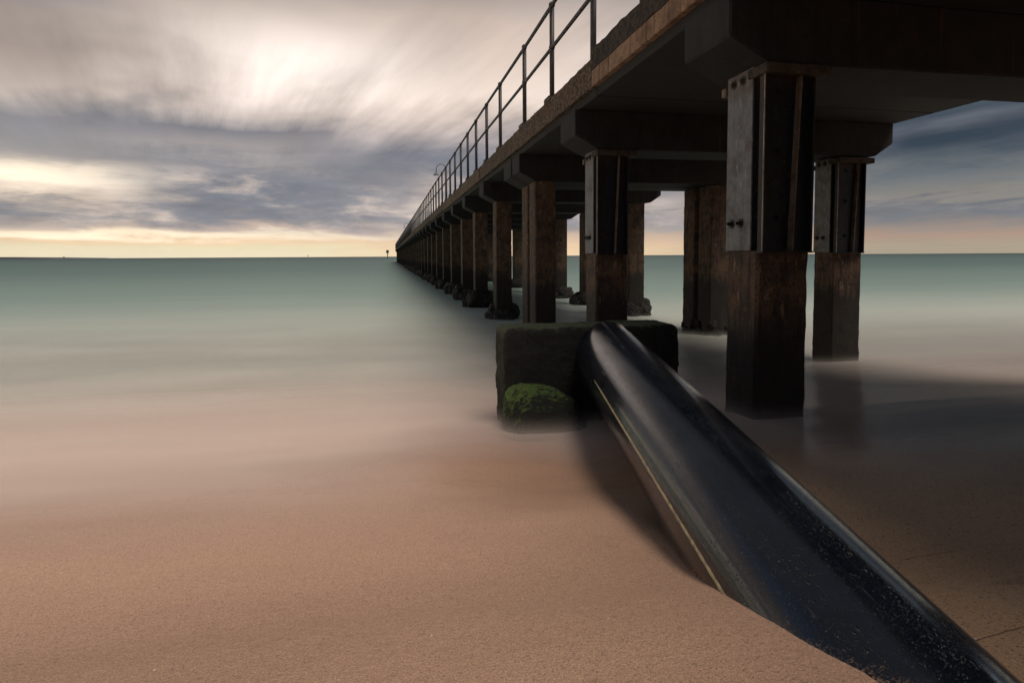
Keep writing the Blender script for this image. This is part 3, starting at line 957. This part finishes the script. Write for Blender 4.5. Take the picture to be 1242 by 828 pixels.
# stripe: angle found from the point where it dives under the sand
sp = Vector((0.773, 1.292, -0.80)) - PB
sp -= PD * sp.dot(PD)
ST = math.atan2(sp.dot(pe2), sp.dot(pe1))
bm = bmesh.new()
prev = None
nst = 120
for k in range(nst + 1):
    t = 0.9 + (3.02 - 0.9) * k / nst
    hw = 0.0055 / PR * (1 + 0.12 * math.sin(k * 1.7)) * (0.35 + 0.65 * sstep(t, 3.02, 2.75))
    cur = [bm.verts.new(pipe_pt(t, ST + q * hw, PR + (0.0016 if abs(q) < 1 else 0.0003))) for q in (-1, -0.4, 0.4, 1)]
    if prev:
        for q in range(3): bm.faces.new((prev[q], prev[q + 1], cur[q + 1], cur[q]))
    prev = cur
build('stripe', bm, M['stripe'], pipe_root, True)

# ------------------------------------------------------------------ concrete block the pipe ends in
bm = bmesh.new()
bmesh.ops.create_cube(bm, size=1.0)
bmesh.ops.bevel(bm, geom=list(bm.edges), offset=0.045, segments=3, affect='EDGES', profile=0.5)
bmesh.ops.subdivide_edges(bm, edges=[e for e in bm.edges if e.calc_length() > 0.5], cuts=44, use_grid_fill=True)
BX0, BX1, BY0, BY1, BZ0, BZ1 = 0.688, 1.845, 3.58, 3.88, -1.45, -0.447
for v in bm.verts:
    v.co = Vector((BX0 + (v.co.x + 0.5) * (BX1 - BX0), BY0 + (v.co.y + 0.5) * (BY1 - BY0), BZ0 + (v.co.z + 0.5) * (BZ1 - BZ0)))
    p = v.co
    v.co = p + Vector((fbm(p * 7, 4), fbm(p * 7 + Vector((3, 0, 0)), 4), fbm(p * 7 + Vector((0, 5, 0)), 4))) * 0.009 \
        + Vector((fbm(p * 40, 2), fbm(p * 40 + Vector((3, 0, 0)), 2), fbm(p * 26 + Vector((0, 5, 0)), 3))) * 0.006
tag(build('concrete_block', bm, M['block'], None, True), 'dark algae-covered concrete block standing in the wash at the end of the black pipe', 'concrete block')

# ------------------------------------------------------------------ mossy rock at the foot of the block
bm = bmesh.new()
bmesh.ops.create_icosphere(bm, subdivisions=6, radius=1.0)
for v in bm.verts:
    q = v.co.copy()
    # squared-off loaf
    q = Vector((math.copysign(abs(q.x) ** 0.55, q.x), math.copysign(abs(q.y) ** 0.8, q.y), math.copysign(abs(q.z) ** 0.5, q.z)))
    n_ = 1 + 0.07 * fbm(v.co * 1.7 + Vector((4, 2, 1)), 3) + 0.03 * fbm(v.co * 7, 3) + 0.018 * fbm(Vector((v.co.x * 26, v.co.y * 26, v.co.z * 9)), 3)
    dr = min(1.0, max(0.0, q.x)) ** 1.6
    v.co = Vector((0.845 + q.x * (0.185 if q.x < 0 else 0.34) * n_, 3.50 + q.y * 0.15 * n_, -1.06 + q.z * (0.285 - 0.14 * dr) * n_))
tag(build('mossy_rock', bm, M['rock'], None, True), 'rounded rock with bright green moss against the foot of the dark block', 'rock')

# ------------------------------------------------------------------ lamps on the jetty
def lamp(y, x, zt, label, s=1.0):
    rt = empty('street_lamp', (x, y, Z_DECK), label, 'street lamp', 'gooseneck lamps along the jetty')
    bm = bmesh.new(); tube(bm, [(x, y, Z_DECK - 0.1), (x, y, Z_DECK + 1.2), (x, y, zt - 0.55 * s)], [0.075, 0.06, 0.05], 10)
    build('pole', bm, M['rail'], rt, True)
    bm = bmesh.new()
    r_ = 0.48 * s
    pts = [(x - r_ + r_ * math.cos(a), y, zt - r_ + r_ * math.sin(a)) for a in [math.pi * k / 14 for k in range(15)]]
    pts.append((x - 2 * r_, y, zt - r_ - 0.32 * s))
    tube(bm, pts, 0.036, 8); build('arm', bm, M['lamp'], rt, True)
    bm = bmesh.new()
    bmesh.ops.create_cone(bm, cap_ends=True, segments=20, radius1=0.30 * s, radius2=0.07, depth=0.26 * s, matrix=Matrix.Translation((x - 2 * r_, y, zt - r_ - 0.42 * s)))
    build('lamp_shade', bm, M['lamp'], rt)
    return rt


lamp(57.0, 5.55, 8.58, 'gooseneck lamp standing above the railing, larger and nearer of the two on the jetty')
lamp(151.0, 5.2, 8.1, 'tiny gooseneck lamp far along the jetty near its seaward end')

# ------------------------------------------------------------------ channel markers on the horizon
M_bcn, gb = material('beacon_paint'); gb.out(gb.bsdf((0.03, 0.035, 0.035), 0.6))


def beacon(x, y, zt, s, label):
    rt = empty('beacon', (x, y, SEA_Z), label, 'beacon', 'channel beacons on the horizon')
    bm = bmesh.new(); tube(bm, [(x, y, SEA_Z - 2), (x, y, zt - 1.4 * s)], 0.28 * s, 8); build('pole', bm, M['lamp'], rt)
    bm = bmesh.new(); box(bm, x - 0.85 * s, x + 0.85 * s, y - 0.85 * s, y + 0.85 * s, zt - 1.9 * s, zt); build('topmark', bm, M_bcn, rt)


beacon(0.05, 400, 4.2, 1.0, 'small dark beacon on a pole in the sea left of the jetty end')
beacon(-698, 1500, 4.0, 1.0, 'tiny dark beacon on the horizon at far left near the headland')
beacon(-148, 1200, 3.8, 0.9, 'tiny dark beacon on the horizon midway between headland and jetty')

# ------------------------------------------------------------------ shell grit on the sand
bm = bmesh.new()
def chip(x, y, s):
    z = sand_z(x, y)
    a = rng.uniform(0, 6.28)
    res = bmesh.ops.create_icosphere(bm, subdivisions=1, radius=1.0, matrix=Matrix.Translation((x, y, z + 0.001)) @ Matrix.Rotation(a, 4, 'Z') @ Matrix.Rotation(rng.uniform(-0.4, 0.4), 4, 'X') @ Matrix.Diagonal((s, s * rng.uniform(0.4, 0.8), s * 0.3, 1)))
for k in range(150):
    chip(rng.uniform(1.2, 3.6), rng.uniform(1.0, 2.4), rng.uniform(0.0012, 0.0042))
for k in range(45):
    chip(rng.uniform(-1.6, 0.7), rng.uniform(1.1, 2.3), rng.uniform(0.0012, 0.0034))
tag(build('shell_grit', bm, M['shell']), 'scattered chips of pale shell lying on the sand', None, kind='stuff')
